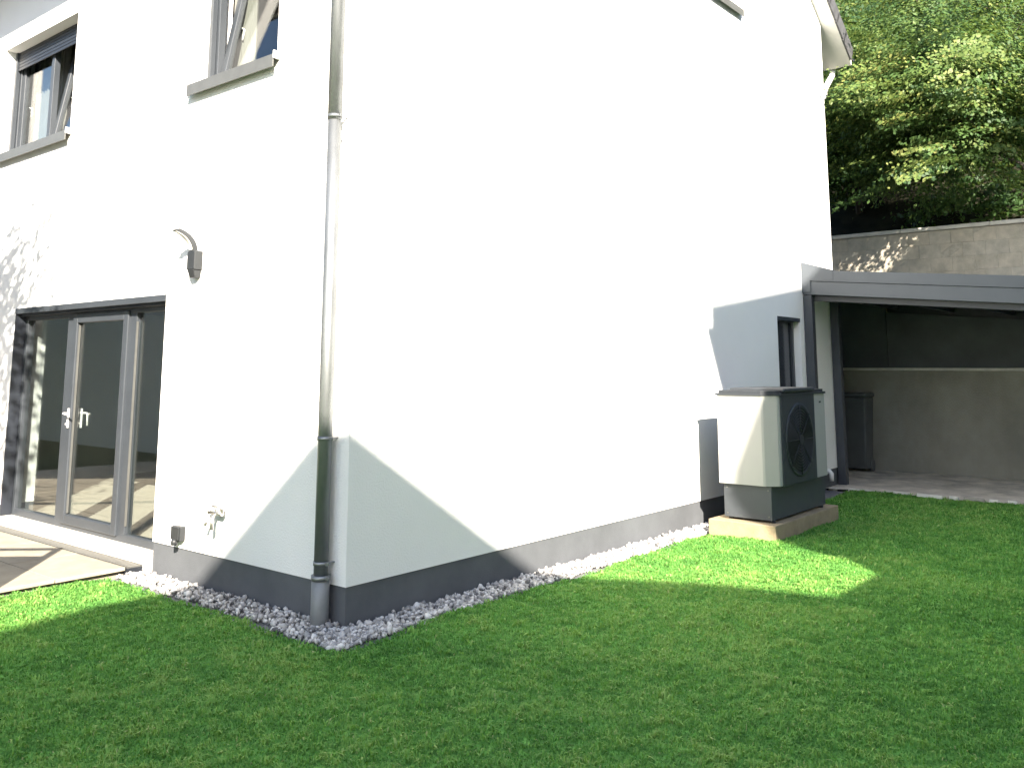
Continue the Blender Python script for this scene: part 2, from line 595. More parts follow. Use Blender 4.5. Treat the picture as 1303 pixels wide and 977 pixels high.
# verge tiles along the gable edge, overlapping like fish scales
vt = None
for side in (0, 1):
    nt_ = 19
    for i in range(nt_):
        f0 = i / nt_
        x0 = -OVF - .05 + f0 * (HX / 2 + OVF) if side == 0 else HX + OVR + .05 - f0 * (HX / 2 + OVR)
        L = (HX / 2 + OVF) / nt_ * 1.12
        if vt is None:
            bb = MB()
            cz = math.hypot(L, L * sl_)
            bb.box((0, -0.03, -0.235), (cz, 0.0, 0.035), 0.004)
            bb.box((0, 0.0, 0.005), (cz, 0.30, 0.035), 0.004)
            o = bb.build('verge_tile', TILE, roof)
            vt = o.data
        else:
            o = bpy.data.objects.new('verge_tile', vt)
            C.objects.link(o)
            o.parent = roof
        ang = math.atan(sl_)
        p = rp(x0, -vg - 0.002, .30)
        o.location = p
        if side == 0:
            o.rotation_euler = (0, -ang + 0.035, 0)
        else:
            o.scale = (-1, 1, 1)
            o.rotation_euler = (0, ang - 0.035, 0)
# boxed eaves and gutters
for sgn, xe, xw in ((-1, -OVF, 0.0), (1, HX + OVR, HX)):
    zb = EAVE - sl_ * abs(xe - xw)
    b = MB()
    y0, y1 = (-vg + .004, HY + vg - .004)
    b.box((xe, y0, zb + .012), (xe + sgn * .022, y1, zb + .2))
    b.build('fascia_board', SOFFIT, roof)
    b = MB()
    # half-round gutter
    cx, cz, R = xe + sgn * 0.075, zb + 0.17, 0.07
    cx += sgn * .025
    ring = []
    for k2 in range(13):
        a = math.pi + math.pi * k2 / 12
        ring.append((cx + R * math.cos(a), cz + R * math.sin(a)))
    for k2 in range(12, -1, -1):
        a = math.pi + math.pi * k2 / 12
        ring.append((cx + (R - .006) * math.cos(a), cz + (R - .006) * math.sin(a)))
    b.prism([(p[0], y0 - .01, p[1]) for p in ring], (0, y1 - y0, 0))
    b.build('gutter', ZINC, roof)
# rear offset bend of the rain pipe below the rear gutter
zb = EAVE - sl_ * OVR
b = MB()
b.tube([(HX + OVR + .1, .12, zb + .14), (HX + OVR + .1, .12, zb + .02), (HX + OVR + .04, .12, zb - .10), (HX + .42, .12, zb - .42), (HX + .36, .12, zb - .56),
        (HX + .28, .12, zb - .62), (HX + .09, .12, zb - .64), (HX + .07, .12, zb - .75), (HX + .07, .12, 0)], 0.05, 14)
b.build('rear_downpipe', mat('pale_pipe', (0.70, 0.69, 0.66), 0.5), house)

# interiors seen through the glass
b = MB()
b.box((WT, WT, 0.03), (HX - WT, HY - WT, 0.145))
b.build('room_floor', FLOORI, house)
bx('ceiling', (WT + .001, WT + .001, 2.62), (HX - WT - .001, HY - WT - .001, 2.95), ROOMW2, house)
b = MB()
b.box((5.2, WT + .002, .146), (5.3, HY - WT - .002, 2.618))
b.box((WT + .002, 1.3, .146), (5.19, 1.42, 2.618))
b.box((WT + .002, 8.6, .146), (5.19, 8.7, 2.618))
b.box((WT + .003, 7.1, .146), (.9, 7.2, 2.618))
b.build('room_wall', ROOMW, house)
b = MB()
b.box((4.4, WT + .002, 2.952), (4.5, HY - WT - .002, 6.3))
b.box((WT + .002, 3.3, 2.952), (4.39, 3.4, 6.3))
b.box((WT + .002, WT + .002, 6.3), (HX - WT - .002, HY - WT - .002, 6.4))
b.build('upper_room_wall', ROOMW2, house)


# ------------------------------------------------------------------ windows
def frame_rect(b, x0, x1, y0, y1, z0, z1, w, bev=0.006):
    """four bars round a rectangle in the y-z plane, mitre-free: uprights full height"""
    b.box((x0, y0, z0), (x1, y0 + w, z1), bev)
    b.box((x0, y1 - w, z0), (x1, y1, z1), bev)
    b.box((x0 + .001, y0 + w, z0), (x1 - .001, y1 - w, z0 + w), bev)
    b.box((x0 + .001, y0 + w, z1 - w), (x1 - .001, y1 - w, z1), bev)


def side_window(op, leaves, shutter, label):
    y0, y1, z0, z1 = op
    fx = 0.175
    b = MB()
    frame_rect(b, fx, fx + .075, y0 + .02, y1 - .02, z0 + .002, z1 - .03, 0.06)
    cuts = [y0 + .08]
    nl = len(leaves)
    for i in range(1, nl):
        yc = y0 + (y1 - y0) * i / nl
        b.box((fx + .002, yc - .035, z0 + .06), (fx + .073, yc + .035, z1 - .09), 0.005)
    w = b.build('window', ANTH, house)
    w['label'] = label
    # shutter guide rails and box
    for yy_ in (y0 + .002, y1 - .047):
        bx('shutter_guide', (fx - .055, yy_, z0 + .003), (fx - .003, yy_ + .045, z1 - .002), ANTH, w, 0.004)
    if shutter:
        for i in range(int(shutter / .04)):
            zt = z1 - .004 - i * .041
            bx('shutter_slat', (fx - .036, y0 + .048, zt - .038), (fx - .022, y1 - .048, zt), DARKM, w, 0.005)  # slat colour lowered to carry the shade under the window head
    for i, tilt in enumerate(leaves):
        a = y0 + (y1 - y0) * i / nl + (.035 if i else .08)
        c = y0 + (y1 - y0) * (i + 1) / nl - (.035 if i < nl - 1 else .08)
        a += -.012
        c += .012
        zz0, zz1 = z0 + .05, z1 - .078
        o = empty('tmp')
        bpy.data.objects.remove(o)
        b = MB()
        frame_rect(b, 0.0, .062, a, c, 0.0, zz1 - zz0, 0.078, 0.008)
        s = b.build('sash', ANTH, w)
        s.location = (fx + .022, 0, zz0)
        s.rotation_euler = (0, tilt, 0)
        p = MB().box((fx + .05, a + .074, zz0 + .074), (fx + .058, c - .074, zz1 - .074)).build('pane', GLASS, w)
        # turn the pane with its sash
        p.data.transform(Matrix.Translation((-(fx + .022), 0, -zz0)))
        p.location = s.location
        p.rotation_euler = s.rotation_euler
        hb = MB()
        hy = c - .035
        hb.box((.062, hy - .014, .55), (.072, hy + .014, .66), .004)
        hb.tube([(.072, hy, .62), (.115, hy, .62), (.122, hy - .004, .615), (.122, hy - .01, .50)], .009, 10)
        h = hb.build('handle', WHITEP, w)
        h.location = s.location
        h.rotation_euler = s.rotation_euler
    # sill: sloped aluminium sheet with a front lip and pale end caps
    b = MB()
    b.hexa([(-.052, y0 - .03, z0 - .035), (fx, y0 - .03, z0 - .02), (fx, y1 + .03, z0 - .02), (-.052, y1 + .03, z0 - .035),
            (-.052, y0 - .03, z0 - .018), (fx, y0 - .03, z0 + .001), (fx, y1 + .03, z0 + .001), (-.052, y1 + .03, z0 - .018)])
    sill = b.build('sill', ALU, w)
    bx('sill_lip', (-.064, y0 - .03, z0 - .125), (-.053, y1 + .03, z0 - .017), ALU, w, .002)
    for ye in (y0 - .045, y1 + .03):
        bx('sill_end', (-.066, ye, z0 - .055), (.02, ye + .015, z0 + .012), WHITEP, w, .003)
    return w


wa = side_window(W1, [math.radians(9.5), 0.0], 0.24, 'wide upper window with lowered shutter slats and one tilted sash')
wb = side_window(W2, [math.radians(10.5)], 0.0, 'single upper window nearest the downpipe with its sash tilted open')
# curtain folds inside the wide window
b = MB()
pts = []
for i in range(60):
    y = 5.92 + i * 0.0145
    pts.append((.42 + .03 * math.sin(i * 1.15), y))
for i in range(59):
    b.quad((pts[i][0], pts[i][1], 4.0), (pts[i + 1][0], pts[i + 1][1], 4.0), (pts[i + 1][0], pts[i + 1][1], 5.9), (pts[i][0], pts[i][1], 5.9))
b.build('curtain', CURT, wa)
b = MB()
pts = [(.44 + .025 * math.sin(i * 1.2), 2.02 + i * 0.014) for i in range(26)]
for i in range(25):
    b.quad((pts[i][0], pts[i][1], 4.0), (pts[i + 1][0], pts[i + 1][1], 4.0), (pts[i + 1][0], pts[i + 1][1], 5.9), (pts[i][0], pts[i][1], 5.9))
b.build('curtain', CURT, wb)

# small side window on the gable
x0, x1, z0, z1 = SW
b = MB()
b.box((x0 + .01, .10, z0 + .005), (x0 + .07, .17, z1 - .005), .005)
b.box((x1 - .07, .10, z0 + .005), (x1 - .01, .17, z1 - .005), .005)
b.box((x0 + .07, .101, z0 + .005), (x1 - .07, .169, z0 + .065), .005)
b.box((x0 + .07, .101, z1 - .065), (x1 - .07, .169, z1 - .005), .005)
w = b.build('window', ANTH, house)
w['label'] = 'small dark window behind the heat pump'
bx('pane', (x0 + .07, .13, z0 + .065), (x1 - .07, .138, z1 - .065), mat('opaque_dark_pane', (.018, .023, .032), .12), w)  # opaque dark pane stands in for the unlit room
bx('room_dark_sheet', (x0 + .05, .20, z0 + .03), (x1 - .05, .21, z1 - .03), mat('room_darkness', (.03, .036, .046), .8), w)  # dark sheet added behind the pane so the room reads dark
b = MB().box((x0 - .03, -.05, z0 - .035), (x1 + .03, .11, z0 - .001), .004)
b.build('sill', ALU, w)
b = MB().box((x0 + .002, -.004, z1 - .055), (x1 - .002, .1, z1 - .001), .002)
b.build('shutter_cover', ANTH, w)

# upper gable window (only its sill reaches into the picture)
x0, x1, z0, z1 = GW
b = MB()
b.box((x0 + .01, .13, z0 + .005), (x0 + .08, .20, z1 - .005), .005)
b.box((x1 - .08, .13, z0 + .005), (x1 - .01, .20, z1 - .005), .005)
b.box((x0 + .08, .131, z0 + .005), (x1 - .08, .199, z0 + .075), .005)
b.box((x0 + .08, .131, z1 - .075), (x1 - .08, .199, z1 - .005), .005)
w = b.build('window', ANTH, house)
w['label'] = 'attic window high on the gable'
bx('pane', (x0 + .08, .16, z0 + .075), (x1 - .08, .168, z1 - .075), GLASS, w)
b = MB()
b.hexa([(x0 - .03, -.052, z0 - .035), (x1 + .03, -.052, z0 - .035), (x1 + .03, .13, z0 - .02), (x0 - .03, .13, z0 - .02),
        (x0 - .03, -.052, z0 - .018), (x1 + .03, -.052, z0 - .018), (x1 + .03, .13, z0 + .001), (x0 - .03, .13, z0 + .001)])
b.build('sill', ALU, w)
bx('sill_lip', (x0 - .03, -.064, z0 - .115), (x1 + .03, -.053, z0 - .017), ALU, w, .002)
bx('sill_end', (x1 + .03, -.066, z0 - .055), (x1 + .045, .02, z0 + .012), WHITEP, w, .003)

# ------------------------------------------------------------------ terrace door: three bays
y0, y1, z0, z1 = DOOR
z0 = 0.151
fx = 0.115
b = MB()
frame_rect(b, fx, fx + .08, y0 + .012, y1 - .012, z0, z1 - .06, 0.075, .006)
for (ya, yb) in ((4.62, 4.79), (3.33, 3.47)):
    b.box((fx + .001, ya, z0 + .07), (fx + .079, yb, z1 - .13), .006)
door = b.build('terrace_door', ANTH, house)
door['label'] = 'three bay glazed terrace door with anthracite frame'
bx('shutter_guide', (.002, y1 - .03, z0), (fx - .002, y1 - .002, z1 - .063), DARKM, door, .003)
bx('shutter_guide', (.04, y0 + .002, z0), (fx - .002, y0 + .03, z1 - .063), DARKM, door, .003)
b = MB()
b.box((-.004, y0 + .002, z1 - .062), (.03, y1 - .002, z1 - .002), .003)
b.build('head_cover', ANTH, door)
bx('shutter_box', (.045, y0 + .032, z1 - .09), (fx - .003, y1 - .032, z1 - .004), DARKM, door, .003)
bx('pane', (fx + .035, 4.785, z0 + .07), (fx + .043, y1 - .08, z1 - .13), GLASSD, door)
bx('pane', (fx + .035, y0 + .08, z0 + .07), (fx + .043, 3.335, z1 - .13), GLASSD, door)
b = MB()
frame_rect(b, fx - .022, fx + .05, 3.46, 4.63, z0 + .045, z1 - .105, .095, .008)
leaf = b.build('door_leaf', ANTH, door)
bx('pane', (fx + .02, 3.55, z0 + .135), (fx + .028, 4.54, z1 - .195), GLASSD, door)
b = MB()
hy = 4.575
b.box((fx - .034, hy - .016, 1.16), (fx - .022, hy + .016, 1.36), .004)
b.tube([(fx - .034, hy, 1.31), (fx - .075, hy, 1.31), (fx - .083, hy - .006, 1.31), (fx - .084, hy - .025, 1.308), (fx - .084, hy - .13, 1.30)], .010, 12)
b.tube([(fx - .036, hy, 1.2), (fx - .05, hy, 1.2)], .013, 12)
b.build('handle', WHITEP, door)
b = MB()
hy = 4.46
b.box((fx + .05, hy - .016, 1.16), (fx + .062, hy + .016, 1.36), .004)
b.tube([(fx + .062, hy, 1.31), (fx + .10, hy, 1.31), (fx + .108, hy - .006, 1.31), (fx + .108, hy - .02, 1.30), (fx + .108, hy - .03, 1.18)], .010, 12)
b.build('handle', WHITEP, door)
# pale glazing beads by the panes
for ya in (4.532, 3.328):
    bx('glazing_bead', (fx + .0, ya - .010, z0 + .15), (fx + .018, ya + .004, z1 - .22), ALU, door)

# ------------------------------------------------------------------ downpipe at the corner
PX, PY = -0.082, 0.172
b = MB()
b.tube([(PX, PY, .30), (PX, PY, 2.0), (PX, PY, 3.66)], .051, 28)
b.tube([(PX, PY, 3.64), (PX, PY, 5.2), (PX, PY, 6.05), (PX - .02, PY, 6.2), (PX - .75, PY, 6.66), (-OVF - .10, PY, 6.78), (-OVF - .10, PY, 6.90)], .053, 28)
dp = b.build('downpipe', ZINC, house)
dp['label'] = 'galvanised round downpipe at the corner'
b = MB().tube([(PX, PY, -.1), (PX, PY, .1), (PX, PY, .335)], .064, 28)
b.build('standpipe', mat('grey_standpipe', (0.20, 0.21, 0.22), 0.55, .3, nscale=6, namt=.12), dp)
for z, rr in ((3.668, .0565), (1.285, .056), (.425, .056)):
    b = MB().tube([(PX, PY, z - .013), (PX, PY, z + .013)], rr, 28)
    b.tube([(PX + .04, PY - .035, z), (.005, PY - .045, z)], .006, 8)
    b.box((PX - .01, PY - .075, z - .012), (PX + .012, PY - .048, z + .012), .003)
    b.build('pipe_clamp', ZINC, dp)
b = MB().tube([(PX, PY, .31), (PX, PY, .345)], .068, 28)
b.box((PX - .01, PY - .09, .315), (PX + .012, PY - .062, .34), .003)
b.build('collar', ZINC, dp)
# loose wire end at the upper clamp
b = MB().tube([(PX, PY - .05, 3.66), (PX - .03, PY - .11, 3.62), (PX - .03, PY - .12, 3.59), (PX, PY - .085, 3.55), (.0, PY - .08, 3.49)], .003, 6)
b.build('clamp_wire', ZINC, dp)

# ------------------------------------------------------------------ wall lamp
wl = empty('wall_lamp', (0, 2.08, 2.68))
tag(wl, 'grey outdoor wall lamp with upward curving arm above the terrace door', 'lamp')
LG = mat('lamp_grey', (0.034, 0.037, 0.040), 0.45, 0.2, nscale=8, namt=.1)
b = MB()
b.box((-.085, 2.02, 2.635), (-.003, 2.14, 2.80), .006)
b.hexa([(-.06, 2.045, 2.565), (-.003, 2.045, 2.565), (-.003, 2.125, 2.565), (-.06, 2.125, 2.565),
        (-.083, 2.03, 2.636), (-.003, 2.03, 2.636), (-.003, 2.135, 2.636), (-.083, 2.135, 2.636)], .008)
b.build('housing', LG, wl)
b = MB()
pts = []
for i in range(15):
    a = math.radians(4 + i * 70 / 14)
    pts.append((-.055 - .22 * (1 - math.cos(a)), 2.085 + .06 * (1 - math.cos(a)), 2.79 + .20 * math.sin(a)))
for p, q in zip(pts, pts[1:]):
    (px_, py_, pz_), (qx, qy, qz) = p, q
    b.hexa([(px_ - .024, py_ - .036, pz_ - .010), (px_ + .016, py_ - .036, pz_ + .006), (px_ + .016, py_ + .036, pz_ + .006), (px_ - .024, py_ + .036, pz_ - .010),
            (qx - .024, qy - .036, qz - .010), (qx + .016, qy - .036, qz + .006), (qx + .016, qy + .036, qz + .006), (qx - .024, qy + .036, qz - .010)])
b.build('arm', LG, wl)
b = MB()
for p, q in zip(pts[1:-2], pts[2:-1]):
    b.hexa([(p[0] - .029, p[1] - .024, p[2] - .015), (p[0] - .023, p[1] - .024, p[2] - .002), (p[0] - .023, p[1] + .024, p[2] - .002), (p[0] - .029, p[1] + .024, p[2] - .015),
            (q[0] - .029, q[1] - .024, q[2] - .015), (q[0] - .023, q[1] - .024, q[2] - .002), (q[0] - .023, q[1] + .024, q[2] - .002), (q[0] - .029, q[1] + .024, q[2] - .015)])
b.build('light_strip', mat('lamp_diffuser', (0.5, 0.5, 0.46), .4), wl)
# ------------------------------------------------------------------ garden tap and socket
tp = empty('garden_tap', (0, 1.54, .60))
tag(tp, 'chrome double garden tap on the white wall above the plinth', 'tap')
b = MB()
b.tube([(-.002, 1.54, .625), (-.012, 1.54, .625)], .034, 20)
b.tube([(-.01, 1.54, .625), (-.075, 1.54, .625)], .014, 14)
b.build('wall_plate', CHROME, tp)
b = MB()
b.tube([(-.06, 1.63, .625), (-.06, 1.45, .625)], .018, 14)
b.tube([(-.06, 1.455, .63), (-.06, 1.45, .66), (-.06, 1.445, .675)], .012, 12)
b.tube([(-.06, 1.64, .615), (-.06, 1.625, .645)], .018, 12)
b.build('body', CHROME, tp)
b = MB()
b.tube([(-.06, 1.54, .62), (-.09, 1.535, .60), (-.10, 1.53, .56), (-.10, 1.53, .50)], [.014, .014, .014, .018], 14)
b.build('spout', CHROME, tp)
b = MB()
b.tube([(-.06, 1.585, .60), (-.10, 1.60, .56), (-.115, 1.605, .525)], [.010, .011, .014], 12)
b.build('spout', CHROME, tp)
b = MB()
b.tube([(-.06, 1.53, .63), (-.075, 1.53, .675)], .009, 10)
b.tube([(-.078, 1.57, .68), (-.078, 1.49, .68)], .008, 10)
b.build('handle', CHROME, tp)

so = empty('outdoor_socket', (0, 2.14, .38))
tag(so, 'grey outdoor power socket low on the wall beside the terrace door', 'socket')
b = MB().box((-.055, 2.07, .335), (-.002, 2.205, .455), .008)
b.build('housing', LG, so)
b = MB().box((-.068, 2.078, .345), (-.056, 2.197, .452), .006)
b.build('flap', LG, so)
b = MB().tube([(-.05, 2.14, .34), (-.062, 2.14, .325), (-.066, 2.14, .30)], [.03, .028, .024], 16)
b.build('plug', LG, so)

# white frost-proof outlet near the far corner
wo = empty('wall_outlet', (9.28, -.03, .2))
tag(wo, 'small white wall outlet on the plinth behind the heat pump', 'outlet')
MB().tube([(9.29, .01, .26), (9.29, -.05, .255), (9.29, -.075, .225), (9.29, -.078, .12)], [.035, .035, .035, .03], 16).build('spout', WHITEP, wo)
MB().tube([(9.29, .012, .26), (9.29, -.012, .26)], .05, 18).build('rosette', WHITEP, wo)

# ------------------------------------------------------------------ heat pump on its pad
pad = MB().box((5.02, -1.0, -.06), (6.88, -.24, .135), .008).build('concrete_pad', PADM)
tag(pad, 'pale concrete slab under the heat pump on the lawn edge', 'slab')
hp = empty('heat_pump', (5.9, -.65, .135))
tag(hp, 'grey and anthracite air heat pump standing on a concrete slab by the house wall', 'heat pump')
bx('base', (5.15, -.915, .16), (6.70, -.37, .515), HPB, hp, .006)
for (fx_, fy_) in ((5.22, -.89), (5.22, -.42), (6.6, -.89), (6.6, -.42)):
    MB().tube([(fx_, fy_, .134), (fx_, fy_, .161)], .03, 12).build('foot', HPG, hp)
# casing: plan outline extruded
ZB, ZT = .517, 1.462


def pr_plan(name, poly, za, zb_, m, parent):
    return MB().prism([(p[0], p[1], za) for p in poly], (0, 0, zb_ - za)).build(name, m, parent)


pr_plan('side_panel', [(5.10, -.345), (5.10, -.852), (5.108, -.875), (5.20, -.990), (5.225, -1.0), (5.262, -1.0), (5.262, -.345)], ZB, ZT, HPL, hp)
pr_plan('side_panel', [(6.235, -.345), (6.235, -1.002), (6.565, -1.002), (6.59, -.995), (6.61, -.97), (6.61, -.345)], ZB, ZT, HPL, hp)
fp = bx('front_panel', (5.265, -1.012, ZB - .012), (6.232, -.36, ZT + .03), HPD, hp, .01)
# fan: ring, blades, hub, guard
fc = Vector((5.75, -1.013, .975))
FR = .40
b = MB()
ro = []
segs = 48
for rr, yy_ in ((FR, -.0), (FR, -.009), (FR - .03, -.009), (FR - .05, .0)):
    ro.append([b.bm.verts.new((fc.x + rr * math.cos(2 * math.pi * k2 / segs), fc.y + yy_, fc.z + rr * math.sin(2 * math.pi * k2 / segs))) for k2 in range(segs)])
for a_, c_ in zip(ro, ro[1:]):
    for k2 in range(segs):
        f = b.bm.faces.new((a_[k2], a_[(k2 + 1) % segs], c_[(k2 + 1) % segs], c_[k2]))
        f.smooth = True
b.build('fan_ring', HPD, fp)
b = MB()
b.tube([(fc.x, fc.y - .003, fc.z), (fc.x, fc.y - .0045, fc.z)], FR - .045, 48)
b.build('fan_shade_disc', mat('fan_dark', (.008, .009, .011), .7), fp)  # flat disc: shade of the fan opening is in its near-black colour
for i in range(11):
    rr = .045 + i * .031
    b = MB()
    b.tube([(fc.x + rr * math.cos(2 * math.pi * k2 / 40), fc.y - .009, fc.z + rr * math.sin(2 * math.pi * k2 / 40)) for k2 in range(41)], .0035, 5, False)
    b.build('guard_ring', HPG, fp)
b = MB()
for k2 in range(8):
    a = 2 * math.pi * k2 / 8
    b.tube([(fc.x, fc.y - .012, fc.z), (fc.x + (FR - .02) * math.cos(a), fc.y - .012, fc.z + (FR - .02) * math.sin(a))], .005, 6)
b.tube([(fc.x, fc.y - .008, fc.z), (fc.x, fc.y - .022, fc.z)], .055, 20)
b.build('guard_spokes', HPG, fp)
# lid with rounded rim and a shallow raised middle
b = MB()
b.prism([(5.085, -.33, ZT), (5.085, -.86, ZT), (5.20, -1.005, ZT), (5.26, -1.022, ZT), (6.57, -1.022, ZT), (6.625, -.985, ZT), (6.625, -.33, ZT)], (0, 0, .052))
bmesh.ops.recalc_face_normals(b.bm, faces=b.bm.faces)
bmesh.ops.bevel(b.bm, geom=[e for e in b.bm.edges if all(v.co.z > ZT + .04 for v in e.verts)], offset=.03, segments=4, affect='EDGES')
b.build('lid', HPD, hp)
MB().box((5.30, -1.04, ZT + .031), (6.20, -.40, ZT + .078), .02).build('lid_ridge', HPD, hp)
bx('badge', (6.40, -1.006, 1.355), (6.455, -1.001, 1.375), HPG, hp)
bx('base_seam', (5.148, -.918, .505), (6.702, -.36, .5165), HPG, hp)
for (sx, sz) in ((5.148, .47), (5.148, .20)):
    for sy in (-.88, -.41):
        MB().tube([(5.151, sy, sz), (5.145, sy, sz)], .008, 10).build('screw', ALU, hp)

PSH = Vector((-.21, -.09, .03))
hp.location += PSH
pad.location += PSH

# ------------------------------------------------------------------ carport
cp = empty('carport', (10, -2.5, 0))
tag(cp, 'anthracite metal lean-to carport with low sloping roof beside the house', 'carport')
CS = 0.0924
CX0, CX1, CY1 = 8.65, 12.85, -6.0


def cz(y, z):
    return z + CS * y


def slope_box(b, x0, x1, ya, yb, za, zb_):
    b.hexa([(x0, yb, cz(yb, za)), (x1, yb, cz(yb, za)), (x1, ya, cz(ya, za)), (x0, ya, cz(ya, za)),
            (x0, yb, cz(yb, zb_)), (x1, yb, cz(yb, zb_)), (x1, ya, cz(ya, zb_)), (x0, ya, cz(ya, zb_))], .004)


b = MB(); slope_box(b, CX0, CX0 + .05, -.006, CY1, 3.075, 3.235); b.build('fascia_cap', CARP, cp)
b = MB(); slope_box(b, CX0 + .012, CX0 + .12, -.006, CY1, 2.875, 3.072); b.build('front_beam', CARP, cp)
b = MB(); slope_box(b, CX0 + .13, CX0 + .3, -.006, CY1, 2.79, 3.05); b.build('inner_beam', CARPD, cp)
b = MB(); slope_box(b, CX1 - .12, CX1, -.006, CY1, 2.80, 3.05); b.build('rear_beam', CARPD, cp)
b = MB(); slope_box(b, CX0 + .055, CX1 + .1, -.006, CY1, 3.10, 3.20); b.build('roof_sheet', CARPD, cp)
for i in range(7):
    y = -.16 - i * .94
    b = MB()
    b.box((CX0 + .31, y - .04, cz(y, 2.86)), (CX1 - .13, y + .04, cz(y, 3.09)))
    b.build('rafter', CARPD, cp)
for (x, y) in ((CX0 + .012, -.008), (9.75, -.008), (CX0 + .012, CY1 + .15), (CX1 - .14, CY1 + .15)):
    bx('post', (x, y - .125, 0.0), (x + .12, y, cz(y - .125, 2.87) if x < 9 else cz(y - .125, 3.09)), CARPD, cp, .006)
b = MB().prism([(CX0 - .004, -.004, 2.90), (CX0 - .004, -.004, 3.352), (CX0 - .004, -.47, 3.20), (CX0 - .004, -.47, 3.06), (CX0 - .004, -.13, 3.07), (CX0 - .004, -.13, 2.90)], (.003, 0, 0))
b.build('corner_flashing', CARP, cp)
b = MB().hexa([(CX0, -.004, 3.21), (CX1, -.004, 3.21), (CX1, -.47, 3.18), (CX0, -.47, 3.18),
               (CX0, -.004, 3.352), (CX1, -.004, 3.352), (CX1, -.47, 3.20), (CX0, -.47, 3.20)])
b.build('wall_flashing', CARPD, cp)

# roof and panel behind the house, added to darken the carport's back
b = MB().box((HX + .03, .002, 3.06), (12.97, 3.2, 3.16))
b.build('roof_sheet', CARPD, cp)
bx('shade_panel', (HX + .03, 3.1, 0.0), (12.17, 3.16, 3.055), CARPD, cp)
b = MB()
yb_ = CY1 + .05
b.hexa([(12.62, yb_, 1.792), (12.66, yb_, 1.792), (12.66, -.01, 1.792), (12.62, -.01, 1.792),
        (12.62, yb_, cz(yb_, 2.795)), (12.66, yb_, cz(yb_, 2.795)), (12.66, -.01, cz(-.01, 2.795)), (12.62, -.01, cz(-.01, 2.795))])
BPM = mat('shade_panel_grey', (0.10, 0.112, 0.115), .7, nscale=1.2, namt=.2)  # dark sheet added above the ledge; carport shade is in its colour
b.build('shade_panel', BPM, cp)
bx('shade_panel', (12.62, 0, 1.792), (12.66, 3.09, 3.05), BPM, cp)
# tall dark bin at the back
bn = empty('storage_bin', (12.0, .35, 0))
tag(bn, 'tall dark bin in the shade at the back of the carport', 'bin')
b = MB().hexa([(11.74, .2, .05), (12.1, .2, .05), (12.1, .53, .05), (11.74, .53, .05), (11.68, .14, 1.28), (12.14, .14, 1.28), (12.14, .57, 1.28), (11.68, .57, 1.28)], .03)
b.build('body', BINM, bn)
MB().box((11.64, .12, 1.282), (12.15, .59, 1.36), .03).build('lid', BINM, bn)
for y in (.18, .5):
    MB().tube([(12.07, y, .1), (12.07, y + .05, .1)], .1, 20).build('wheel', BINM, bn)

# ------------------------------------------------------------------ retaining walls
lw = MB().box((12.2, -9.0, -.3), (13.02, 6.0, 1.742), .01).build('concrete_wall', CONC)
bx('ledge_sun_strip', (12.165, -8.9, 1.744), (12.6, 5.9, 1.79), COPE, lw, .006)  # pale cap added; sunlight on the ledge is in its colour
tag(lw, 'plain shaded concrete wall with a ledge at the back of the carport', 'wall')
RX = 13.0
rw = empty('block_wall', (RX, -1.5, 1.742))
tag(rw, 'tall beige concrete block retaining wall with pale coping below the trees', 'wall')
bx('mortar_core', (RX + .004, -7.2, 1.0), (RX + .24, 4.5, 4.27), MORTAR, rw)
for mm in (CONC_B, CONC):
    add_stain(mm, .8, .22)
add_stain(PLINTH, 1.1, .16)
add_stain(YARD, 1.3, .35)
BL, BH, J = .367, .25, .005
blk = MB().box((0, 0, 0), (.10, BL - J, BH - J), .005).build('block', CONC_B, rw)
meshes = [blk.data]
for s_ in range(3):
    me = blk.data.copy()
    for v in me.vertices:
        v.co.x += rng.uniform(-.003, .004)
    meshes.append(me)
CB2 = mat('concrete_block_grey', (0.465, 0.432, 0.36), 0.95, nscale=5, namt=0.2, bump=0.8, bscale=60)
CB3 = mat('concrete_block_warm', (0.495, 0.45, 0.365), 0.95, nscale=5, namt=0.2, bump=0.8, bscale=60)
meshes[1].materials[0] = CB2
meshes[2].materials[0] = CB3
first = True
rows = 10
ztop = 4.27
for rw_ in range(rows):
    z = ztop - (rw_ + 1) * BH
    off = .0 if rw_ % 2 == 0 else BL / 2
    y = 3.3 - off
    while y > -6.3:
        y -= BL
        if first:
            o = blk
            first = False
        else:
            o = bpy.data.objects.new('block', meshes[int(rng.integers(0, 4))])
            C.objects.link(o)
            o.parent = rw
            o.matrix_parent_inverse = parent_inv(rw)
        o.location = (RX + rng.uniform(-.006, .004), y, z + J / 2)
y = 4.2
while y > -6.5:
    L = 1.49
    MB().box((RX - .05, y - L + .006, 4.274), (RX + .30, y, 4.345), .006).build('coping_stone', COPE, rw)
    y -= L

# hillside behind the wall
hill = grid_sheet('hillside', RX + .2, 60, -40, 45, 1.0,
                  lambda X, Y: 4.15 + np.clip(X - RX - 0.8, 0, 60) * 0.62 + 0.35 * np.sin(X * .9 + Y * .7) * np.clip((X - RX - 1) / 4, 0, 1), EARTH)
tag(hill, 'wooded hillside rising behind the block wall', kind='structure')


def hill_z(x, y):
    return 4.15 + max(x - RX - 0.8, 0) * .62


